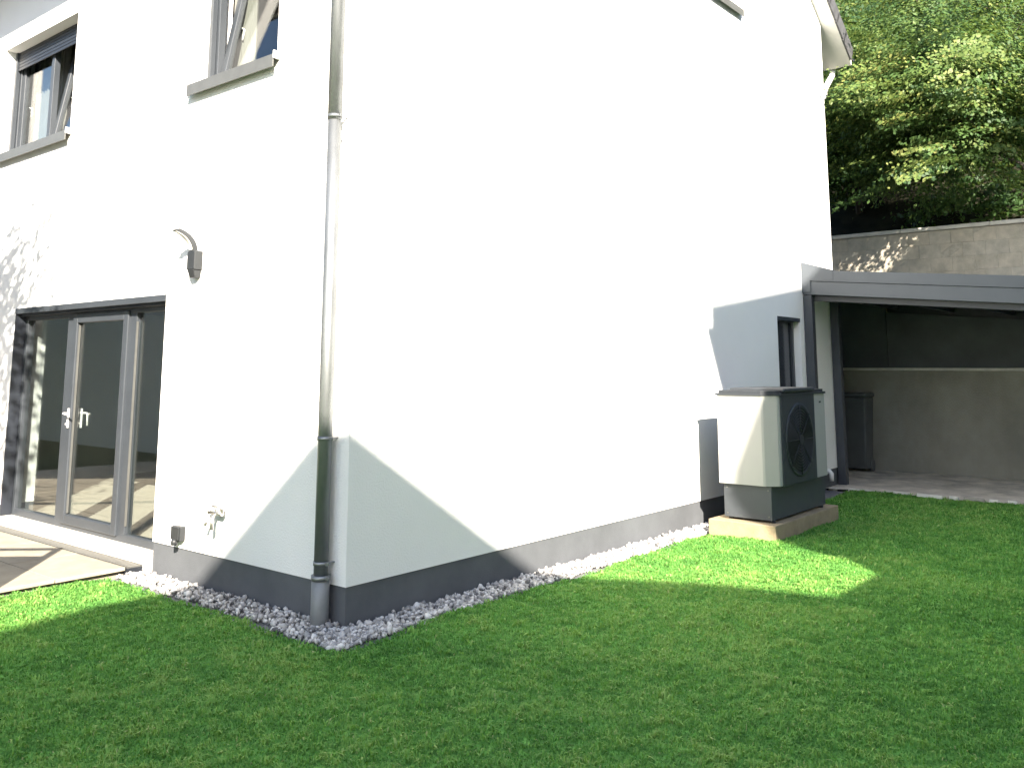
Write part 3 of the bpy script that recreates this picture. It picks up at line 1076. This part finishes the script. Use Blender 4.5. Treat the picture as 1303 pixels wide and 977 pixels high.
# ------------------------------------------------------------------ gravel strip
gb = MB()
gb.quad((-GR - .06, -GR - .06, -.022), (LAWN_E - .1, -GR - .06, -.022), (LAWN_E - .1, .02, -.022), (-GR - .06, .02, -.022))
gb.quad((-GR - .06, .02, -.022), (.02, .02, -.022), (.02, 2.72, -.022), (-GR - .06, 2.72, -.022))
gbo = gb.build('gravel_bed', GBASE)
tag(gbo, 'dark bed under the gravel strip', kind='structure')
ico = bmesh.new()
bmesh.ops.create_icosphere(ico, subdivisions=1, radius=1.0)
iv = np.array([v.co[:] for v in ico.verts])
ico.verts.index_update()
ifc = np.array([[v.index for v in f.verts] for f in ico.faces])
ico.free()
pos = []
for _ in range(15000):
    if rng.random() < .70:
        x, y = rng.uniform(-GR - .04, 5.6), rng.uniform(-GR - .03, -.0)
        lim = GR + .015 * math.sin(x * 9) + .02 * math.sin(x * 23)
        if -y > lim * (1.15 if x < .6 else 1.0):
            continue
    else:
        x, y = rng.uniform(-GR - .05, -.0), rng.uniform(-GR, 2.70)
        lim = GR + .015 * math.sin(y * 8) + .02 * math.sin(y * 21)
        if -x > lim * (1.15 if y < .4 else .9):
            continue
    pos.append((x, y))
pos = np.array(pos)[:6200]
nS = len(pos)
sz = rng.uniform(.009, .021, nS) * (1 + .6 * (rng.random(nS) < .14))
V = np.repeat(iv[None], nS, 0) * rng.uniform(.72, 1.18, (nS, len(iv), 1))
V *= np.stack([rng.uniform(.8, 1.35, nS), rng.uniform(.7, 1.1, nS), rng.uniform(.55, .85, nS)], -1)[:, None, :]
q = rng.normal(size=(nS, 4))
q /= np.linalg.norm(q, axis=1)[:, None]
w_, x_, y_, z_ = q.T
R3 = np.stack([1 - 2 * (y_ * y_ + z_ * z_), 2 * (x_ * y_ - z_ * w_), 2 * (x_ * z_ + y_ * w_),
               2 * (x_ * y_ + z_ * w_), 1 - 2 * (x_ * x_ + z_ * z_), 2 * (y_ * z_ - x_ * w_),
               2 * (x_ * z_ - y_ * w_), 2 * (y_ * z_ + x_ * w_), 1 - 2 * (x_ * x_ + y_ * y_)], -1).reshape(nS, 3, 3)
V = np.einsum('nij,nvj->nvi', R3, V) * sz[:, None, None]
lay = rng.random(nS)
V[:, :, 0] += pos[:, 0:1]
V[:, :, 1] += pos[:, 1:2]
V[:, :, 2] += (-.012 + .034 * lay * rng.random(nS) + .006)[:, None]
# keep the stones out of the plinth
px_ = V[:, :, 0].copy()
py_ = V[:, :, 1].copy()
side = (pos[:, 0] < 0)[:, None]
V[:, :, 0] = np.where(side & (pos[:, 1] > 0)[:, None], np.minimum(px_, .008), px_)
V[:, :, 1] = np.where(~side | (pos[:, 1] < 0)[:, None], np.minimum(py_, .008), py_)
F = (ifc[None] + (np.arange(nS) * len(iv))[:, None, None]).reshape(-1, 3)
tn = np.repeat(np.clip(rng.normal(.53, .30, nS), 0, 1), len(iv))
gv = np_mesh('gravel', V.reshape(-1, 3), F, STONE, tn)
tag(gv, 'strip of pale grey granite chippings along the plinth', 'gravel', kind='stuff')

# ------------------------------------------------------------------ grass blades
camxy = np.array([CAM.x, CAM.y])


def grass_points():
    out = []
    cell = .25
    fx_, fy_ = fw.x / math.hypot(fw.x, fw.y), fw.y / math.hypot(fw.x, fw.y)
    for cx_ in np.arange(-6.8, LAWN_E, cell):
        for cy_ in np.arange(-9.5, 2.75, cell):
            dx, dy = cx_ + .12 - camxy[0], cy_ + .12 - camxy[1]
            dd = math.hypot(dx, dy)
            if dd < 2.2:
                continue
            ca = (dx * fx_ + dy * fy_) / dd
            if ca < math.cos(math.radians(43)):
                continue
            dens = 11500 if dd < 6 else (8200 if dd < 8.5 else 5600)
            if ca < math.cos(math.radians(34)) or dd < 3.6:
                dens *= .45
            n_ = int(dens * cell * cell)
            p = rng.random((n_, 2)) * cell + (cx_, cy_)
            out.append(np.concatenate([p, np.full((n_, 1), dd)], 1))
    return np.concatenate(out)


P = grass_points()
x, y = P[:, 0], P[:, 1]
wob = .02 * np.sin(x * 17) + .018 * np.sin(y * 15 + 1) + .012 * np.sin(x * 41 + y * 37)
keep = (x < LAWN_E - .1 + wob * 1.6) & (y < 2.74 + wob * .5)
e_ = GR + .005 + wob
keep &= ~((x > -e_ * (1.05)) & (y > -e_ * 1.05))
keep &= ~((x > 4.80) & (x < 6.68) & (y > -1.10) & (y < -.30))
# grass grows up to the wall past the gravel's end
P = P[keep]
x, y, dd = P.T
N = len(P)


def vnoise(x, y, s, seed):
    """cheap smooth value noise"""
    r_ = np.random.default_rng(seed).random((128, 128))
    u, v = x * s + 500, y * s + 500
    i, j = np.floor(u).astype(int), np.floor(v).astype(int)
    fu, fv = u - i, v - j
    fu, fv = fu * fu * (3 - 2 * fu), fv * fv * (3 - 2 * fv)
    g_ = lambda a, c: r_[a % 128, c % 128]
    return (g_(i, j) * (1 - fu) + g_(i + 1, j) * fu) * (1 - fv) + (g_(i, j + 1) * (1 - fu) + g_(i + 1, j + 1) * fu) * fv


patch = .40 * vnoise(x, y, 1.3, 1) + .35 * vnoise(x, y, 4.5, 2) + .25 * vnoise(x, y, 11., 3)
tuft = vnoise(x, y, 22., 4)
Lb = (.012 + .030 * tuft * tuft + .011 * patch) * rng.uniform(.7, 1.4, N)
Wb = np.clip(.0021 + .00022 * dd, .0026, .0046) * rng.uniform(.8, 1.3, N)
broad = rng.random(N) < .035 * (.3 + 1.6 * patch)
Wb = np.where(broad, Wb * 2.3, Wb)
ang = rng.uniform(0, 2 * np.pi, N)
lean = rng.uniform(.35, 1.5, N)
dirx = .6 * np.cos(ang) + .35 * (vnoise(x, y, 6., 8) - .5) * 2
diry = .6 * np.sin(ang) + .35 * (vnoise(x, y, 6., 9) - .5) * 2
z0_ = lawn_z(x, y) - .004
sx_, sy_ = -np.sin(ang + rng.uniform(-.6, .6, N)) * Wb, np.cos(ang) * Wb
o1 = np.stack([x + dirx * lean * Lb * .45, y + diry * lean * Lb * .45, z0_ + Lb * .62], -1)
tip = np.stack([x + dirx * lean * Lb * 1.15, y + diry * lean * Lb * 1.15, z0_ + Lb * (1.0 - .38 * lean)], -1)
b0 = np.stack([x, y, z0_], -1)
sv = np.stack([sx_, sy_, np.zeros(N)], -1)
GV = np.stack([b0 - sv, b0 + sv, o1 - sv * .8, o1 + sv * .8, tip], 1).reshape(-1, 3)
base = (np.arange(N) * 5)[:, None]
GF = np.concatenate([base + np.array([[0, 1, 3]]), base + np.array([[0, 3, 2]]), base + np.array([[2, 3, 4]])])
t_ = np.clip(-.08 + 1.0 * patch + .50 * (tuft - .5) + rng.normal(0, .13, N), .02, .86)
t_ = np.where(broad, np.clip(t_ + .22, 0, .9), t_)
t_ = np.where(rng.random(N) < .012, .97, t_)
gr = np_mesh('grass', GV, GF, GRASS, np.repeat(t_, 5))
tag(gr, 'dense short green lawn grass', 'grass', kind='stuff')


# ------------------------------------------------------------------ trees
def crown_mesh(seed, R, H, nspray, nleaf, leaf=.055, dense=.55, flat=.35):
    """leaf sprays through an ellipsoid crown of half-width R and half-height H round the origin"""
    g_ = np.random.default_rng(seed)
    d = g_.normal(size=(nspray, 3))
    d /= np.linalg.norm(d, axis=1)[:, None]
    rad = dense + (1 - dense) * g_.random(nspray) ** .6
    lob = 1 + .26 * np.sin(d[:, 0] * 6 + seed) * np.sin(d[:, 1] * 5 + 2 * seed) + .2 * np.sin(d[:, 2] * 8 + seed)
    c = d * (rad * lob)[:, None] * np.array([R, R, H])
    out = d * np.array([1, 1, .25])
    out /= np.linalg.norm(out, axis=1)[:, None]
    sd = np.stack([-out[:, 1], out[:, 0], np.zeros(nspray)], -1)
    sd /= np.linalg.norm(sd, axis=1)[:, None] + 1e-9
    n = nspray * nleaf
    a = g_.normal(0, .42, (nspray, nleaf))
    w = g_.normal(0, .30, (nspray, nleaf)) * (1.1 - .4 * a)
    hgt = g_.normal(0, .05, (nspray, nleaf)) - .16 * a * a
    S = R * flat
    p = c[:, None, :] + (out[:, None, :] * a[..., None] + sd[:, None, :] * w[..., None]) * S
    p[..., 2] += hgt * S
    p = p.reshape(n, 3)
    # leaf frame: mostly facing up and outwards, twisted at random
    nr = np.repeat(out * .75 + np.array([0, 0, .8]) + g_.normal(0, .38, (nspray, 3)), nleaf, 0) + g_.normal(0, .33, (n, 3))
    nr /= np.linalg.norm(nr, axis=1)[:, None]
    t = np.repeat(out, nleaf, 0) + g_.normal(0, .6, (n, 3))
    t -= nr * np.sum(t * nr, 1)[:, None]
    t /= np.linalg.norm(t, axis=1)[:, None]
    s = np.cross(nr, t)
    l = (leaf * g_.uniform(.7, 1.3, n))[:, None]
    v = np.stack([p - t * l, p + s * l * .58 - nr * l * .06, p + t * l - nr * l * .15, p - s * l * .58 - nr * l * .06], 1).reshape(-1, 3)
    f = np.arange(n * 4).reshape(-1, 4)
    sp = np.clip(g_.normal(.46, .22, nspray), .03, .95)
    ti = np.clip(np.repeat(sp, nleaf) + g_.normal(0, .11, n), 0, 1)
    return v, f, np.repeat(ti, 4), c


def tree(label, base, top, R, H, seed, nspray, nleaf, leaf=.055, group=None, dense=.55, lean=(0, 0), name='beech_tree', flat=.35):
    bx_, by_, bz_ = base
    t = empty(name, base)
    tag(t, label, 'tree', group)
    cc = Vector((bx_ + lean[0], by_ + lean[1], top - H))
    v, f, ti, cs = crown_mesh(seed, R, H, nspray, nleaf, leaf, dense, flat)
    v = v + np.array(cc[:])
    np_mesh('crown', v, f, LEAF, ti, t)
    b = MB()
    h = top - bz_
    r0 = .03 + .016 * h
    pts = [Vector(base) - Vector((0, 0, .3)), Vector(base) + Vector((lean[0] * .1, lean[1] * .1, h * .25)),
           Vector(base).lerp(cc, .6) + Vector((.08, -.06, 0)), cc, cc + Vector((0, 0, H * .55))]
    b.tube(pts, [r0, r0 * .8, r0 * .6, r0 * .4, r0 * .12], 10)
    g_ = random.Random(seed)
    for i in range(min(16, len(cs))):
        e = Vector(cs[i * (len(cs) // 16)]) * .92 + cc
        s0 = pts[2].lerp(pts[4], g_.random())
        mid = s0.lerp(e, .5) + Vector((0, 0, -.12 * H * g_.random()))
        b.tube([s0, mid, e], [r0 * .28, r0 * .16, r0 * .04], 6)
    b.build('trunk', BARK, t)
    return t


TG = 'beech trees on the hillside'
TREES = [
    # x, y, crown top, R, H, lean, label
    (15.3, 1.2, 8.5, 2.0, 1.6, (-1.3, -.2), 'low leafy beech hanging over the block wall next to the house corner'),
    (14.7, -2.2, 8.0, 2.1, 1.5, (-2.5, .8), 'bright yellow-green beech hanging over the block wall at the right edge'),
    (17.6, -.6, 11.4, 2.6, 2.2, (-.4, 0), 'beech crown behind the gap between the two low trees'),
    (18.0, 3.0, 11.5, 2.6, 2.4, (-.2, 0), 'tall beech half hidden by the gable roof edge'),
    (18.6, -4.4, 12.2, 2.8, 2.5, (-.3, 0), 'broad beech at the far right behind the yellow-green one'),
    (21.0, 1.2, 14.4, 3.0, 2.8, (0, 0), 'tall beech filling the top of the picture beside the roof verge'),
    (21.5, -3.0, 15.0, 3.2, 3.0, (0, 0), 'tall beech filling the top right of the picture'),
    (24.5, -.8, 17.5, 3.6, 3.6, (0, 0), 'highest beech at the back of the hillside'),
]
for i, (x, y, top, R, H, ln, lab) in enumerate(TREES):
    near = i < 3
    tree(lab, (x, y, hill_z(x, y)), top, R, H, 20 + i, 760 if near else 560, 84 if near else 70, .038 if near else .052, TG, .40, ln, flat=.30)

# undergrowth on the slope: ground cover that reads as one dark mass
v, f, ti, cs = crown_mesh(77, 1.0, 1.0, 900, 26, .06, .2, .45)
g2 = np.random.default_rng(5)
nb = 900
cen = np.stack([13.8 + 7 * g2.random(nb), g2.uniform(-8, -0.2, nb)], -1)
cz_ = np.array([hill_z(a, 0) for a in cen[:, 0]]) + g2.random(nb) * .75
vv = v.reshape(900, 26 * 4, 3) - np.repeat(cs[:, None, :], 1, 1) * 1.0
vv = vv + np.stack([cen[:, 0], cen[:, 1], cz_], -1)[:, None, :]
ug = np_mesh('undergrowth', vv.reshape(-1, 3), f, LEAF, ti * .4)  # tint lowered: shade under the trees is in the leaf colour
tag(ug, 'leafy undergrowth darkened for shade on the slope behind the wall coping', 'undergrowth', kind='stuff')

# tree by the terrace whose leaves shade the side wall (outside the picture, to the left)
tree('slender garden tree beside the terrace', (-4.3, 3.3, .05), 6.9, 1.5, 1.7, 61, 360, 36, .058, None, .2, name='garden_tree', lean=(.2, -.2), flat=.5)
# tree beyond the terrace, mirrored in the glass
tree('leafy tree beyond the end of the side wall', (-2.5, 21, -.3), 8.0, 2.8, 3.0, 63, 220, 30, .11, None, .4, name='garden_tree')

# ------------------------------------------------------------------ neighbouring houses behind the camera: they throw the big shadows
Q = Vector((.894, -.448, 0)).normalized()      # along their gable fronts
NB = Vector((-Q.y, Q.x, 0)) * -1.0             # away from the photographed house
if NB.dot(Vector((-1, -1, 0))) < 0:
    NB = -NB


def neighbour(name, label, apex, slope, wl_, wr_, depth, wallm, over=.38):
    """apex: front ridge end of the roof's upper edge; wl_, wr_: roof half-widths left and right"""
    t = empty(name, (apex[0], apex[1], -.35))
    tag(t, label, 'house', None)
    A = Vector(apex)
    front = NB * .45
    rth = .26
    for nm, s, w in (('roof', -1, wl_), ('roof', 1, wr_)):
        e = A + Q * (s * w) - Vector((0, 0, slope * w))
        b = MB()
        dn = Vector((0, 0, -rth))
        p = [A, e, e + dn, A + dn]
        b.prism([x_[:] for x_ in p], (NB * depth)[:])
        b.build(nm, NROOF, t)
    # walls
    b = MB()
    l = A - Q * (wl_ - over)
    r_ = A + Q * (wr_ - over)
    zl = A.z - slope * (wl_ - over) - rth - .01
    zr = A.z - slope * (wr_ - over) - rth - .01
    pts = [Vector((l.x, l.y, -.35)), Vector((r_.x, r_.y, -.35)), Vector((r_.x, r_.y, zr)), Vector((A.x, A.y, A.z - rth - .01)), Vector((l.x, l.y, zl))]
    b.prism([(x_ + front)[:] for x_ in pts], (NB * (depth - .9))[:])
    wo_ = b.build('wall', wallm, t)
    # windows on the front gable
    W_ = wl_ + wr_ - 2 * over
    for (u, z) in ((.25, 1.0), (.7, 1.0), (.25, 3.8), (.7, 3.8)):
        c = l + Q * (W_ * u) + front
        b = MB()
        o_ = [c - NB * .03 + Q * 0 + Vector((0, 0, z - c.z)), ]
        p0 = Vector((c.x, c.y, z)) - NB * .02
        b.prism([p0[:], (p0 + Q * 1.3)[:], (p0 + Q * 1.3 + Vector((0, 0, 1.35)))[:], (p0 + Vector((0, 0, 1.35)))[:]], (NB * .019)[:])
        wi = b.build('window', WHITEP, t)
        b = MB()
        p1 = p0 - NB * .004 + Q * .08 + Vector((0, 0, .08))
        b.prism([p1[:], (p1 + Q * 1.14)[:], (p1 + Q * 1.14 + Vector((0, 0, 1.19)))[:], (p1 + Vector((0, 0, 1.19)))[:]], (NB * .003)[:])
        b.build('pane', mat('dark_glass', (.02, .025, .03), .05), wi)
    return t


T1 = 14.0 / SUN_D.length
dS = Vector((.621, .715, -.558))
apex1 = Vector((0, .40, 1.27)) - dS * 14.0
neighbour('neighbour_house', 'beige neighbouring house with red gable roof behind the photographer', apex1, .459, 5.0, 5.0, 11, NWALL)
# second house: left roof corner shadow on the gable wall at (5.6, 0, 2.5)
K2 = 10.0 / math.hypot(.621, .715)
corner2 = Vector((5.69, 0, 2.56)) - dS * K2
HW2 = 6.45
apex2 = corner2 + Q * HW2 + Vector((0, 0, .54 * HW2))
nb2 = neighbour('neighbour_house', 'pale neighbouring house with red gable roof to the right of the photographer', apex2, .54, HW2, HW2, 11, NWALL2, .19)

# bay added on the second house and a flat garage, both shaped for their shadows


def back(X, Z, k_):
    """the point at distance k_ towards the sun whose shadow falls at (X, 0, Z)"""
    return Vector((X, 0, Z)) - dS * (k_ / math.hypot(.621, .715))


b = MB()
b.prism([back(X, Z, 9.75)[:] for (X, Z) in ((6.3, .95), (5.80, .85), (5.43, .20), (5.40, .02), (5.55, -.35), (5.85, -.95), (6.3, -1.2))], (NB * 1.6)[:])
b.build('bay', NWALL2, nb2)  # unseen bay added, outline traced back from the shadow edge
gp = back(5.66, 2.22, 10.0)
MB().tube([gp[:], (gp + NB * 10.8)[:]], .085, 12).build('gutter', ZINC, nb2)
ga = empty('shadow_garage', back(5.6, -2, 9.2)[:])
tag(ga, 'unseen added flat roofed garage between the two neighbouring houses', 'shadow_garage')
p0, p1 = back(4.30, -1.84, 9.2), back(6.7, -1.84, 9.2)
b = MB().box((p0.x, p0.y - 2.6, -.35), (p1.x, p0.y, p0.z - .14))
b.build('wall', NWALL2, ga)
b = MB().box((p0.x - .1, p0.y - 2.7, p0.z - .138), (p1.x + .1, p0.y + .08, p0.z - .04))
b.build('roof', DARKM, ga)

# unseen planting and house, added for the reflections in the door glass
CORE = mat('hedge_core', (.015, .022, .01), 1.0)


def added_hedge(label, x0, x1, y0, y1, h, n, seed):
    t = empty('added_hedge', ((x0 + x1) / 2, (y0 + y1) / 2, -.35))
    tag(t, label, 'added_hedge')
    bx('dark_core', (x0 + .25, y0 + .25, -.35), (x1 - .25, y1 - .25, h - .4), CORE, t)  # solid dark box: the inner shade is put into its colour
    g_ = np.random.default_rng(seed)
    p = np.stack([g_.uniform(x0, x1, n), g_.uniform(y0, y1, n), g_.uniform(-.3, h, n)], -1)
    fc_ = g_.integers(0, 5, n)
    p[fc_ == 0, 0] = x0
    p[fc_ == 1, 0] = x1
    p[fc_ == 2, 1] = y0
    p[fc_ == 3, 1] = y1
    p[fc_ == 4, 2] = h
    p += g_.normal(0, .13, (n, 3))
    a_ = g_.normal(size=(n, 3)); a_ /= np.linalg.norm(a_, axis=1)[:, None]
    c_ = np.cross(a_, g_.normal(size=(n, 3))); c_ /= np.linalg.norm(c_, axis=1)[:, None]
    l = g_.uniform(.07, .14, n)[:, None]
    v_ = np.stack([p - a_ * l, p + c_ * l * .6, p + a_ * l, p - c_ * l * .6], 1).reshape(-1, 3)
    np_mesh('foliage', v_, np.arange(n * 4).reshape(-1, 4), LEAF, np.repeat(np.clip(g_.normal(.4, .2, n), 0, 1), 4), t)


wh = empty('neighbour_house', (-10.6, 14, -.35))  # unseen house added to give the door glass a pale reflection
tag(wh, 'added long white house, unseen, a pale reflection for the terrace door glass', 'house')
bx('wall', (-14.0, 3.4, -.35), (-7.3, 25.0, 6.2), mat('added_house_white', (.70, .71, .70), .9, nscale=1.5, namt=.05), wh)
b = MB().prism([(-14.5, 3.1, 6.21), (-6.9, 3.1, 6.21), (-10.7, 3.1, 8.6)], (0, 22.3, 0))
b.build('roof', NROOF, wh)
for (ya, za) in ((5.0, .9), (23.4, .9), (5.0, 3.7), (23.4, 3.7)):
    wi = bx('window', (-7.299, ya, za), (-7.26, ya + 1.3, za + 1.3), ALU, wh)
    bx('pane', (-7.259, ya + .08, za + .08), (-7.255, ya + 1.22, za + 1.22), mat('dark_glass', (.02, .025, .03), .05), wi)
added_hedge('unseen tall dark hedge closing the garden beyond the house', -7.2, 6.0, 25.2, 26.6, 6.5, 12000, 4)

# garden screen left of the picture: its shadow lies on the terrace
sc = empty('garden_screen', (-2.9, 2.1, 0))
tag(sc, 'wooden garden screen with an open top rail beside the terrace', 'screen')
pA, pB = Vector((-2.29, 1.50, 0)), Vector((-3.60, 2.95, 0))
dv = (pB - pA).normalized()
nv = Vector((-dv.y, dv.x, 0)) * .02
for i in range(9):
    zA = .08 + i * .19
    b = MB().prism([(pA + Vector((0, 0, zA)))[:], (pB + Vector((0, 0, zA)))[:], (pB + Vector((0, 0, zA + .188)))[:], (pA + Vector((0, 0, zA + .188)))[:]], nv[:])
    b.build('board', WOODD, sc)
for tpos in (0.02, .5, .98):
    c = pA.lerp(pB, tpos) + nv * 2.2
    bx('post', (c.x - .03, c.y - .03, -.05), (c.x + .03, c.y + .03, 2.02), WOODD, sc)
b = MB().prism([(pA + nv * 1.2 + Vector((0, 0, 1.98)))[:], (pB + nv * 1.2 + Vector((0, 0, 1.98)))[:], (pB + nv * 1.2 + Vector((0, 0, 2.03)))[:], (pA + nv * 1.2 + Vector((0, 0, 2.03)))[:]], (nv * 2)[:])
b.build('top_rail', WOODD, sc)
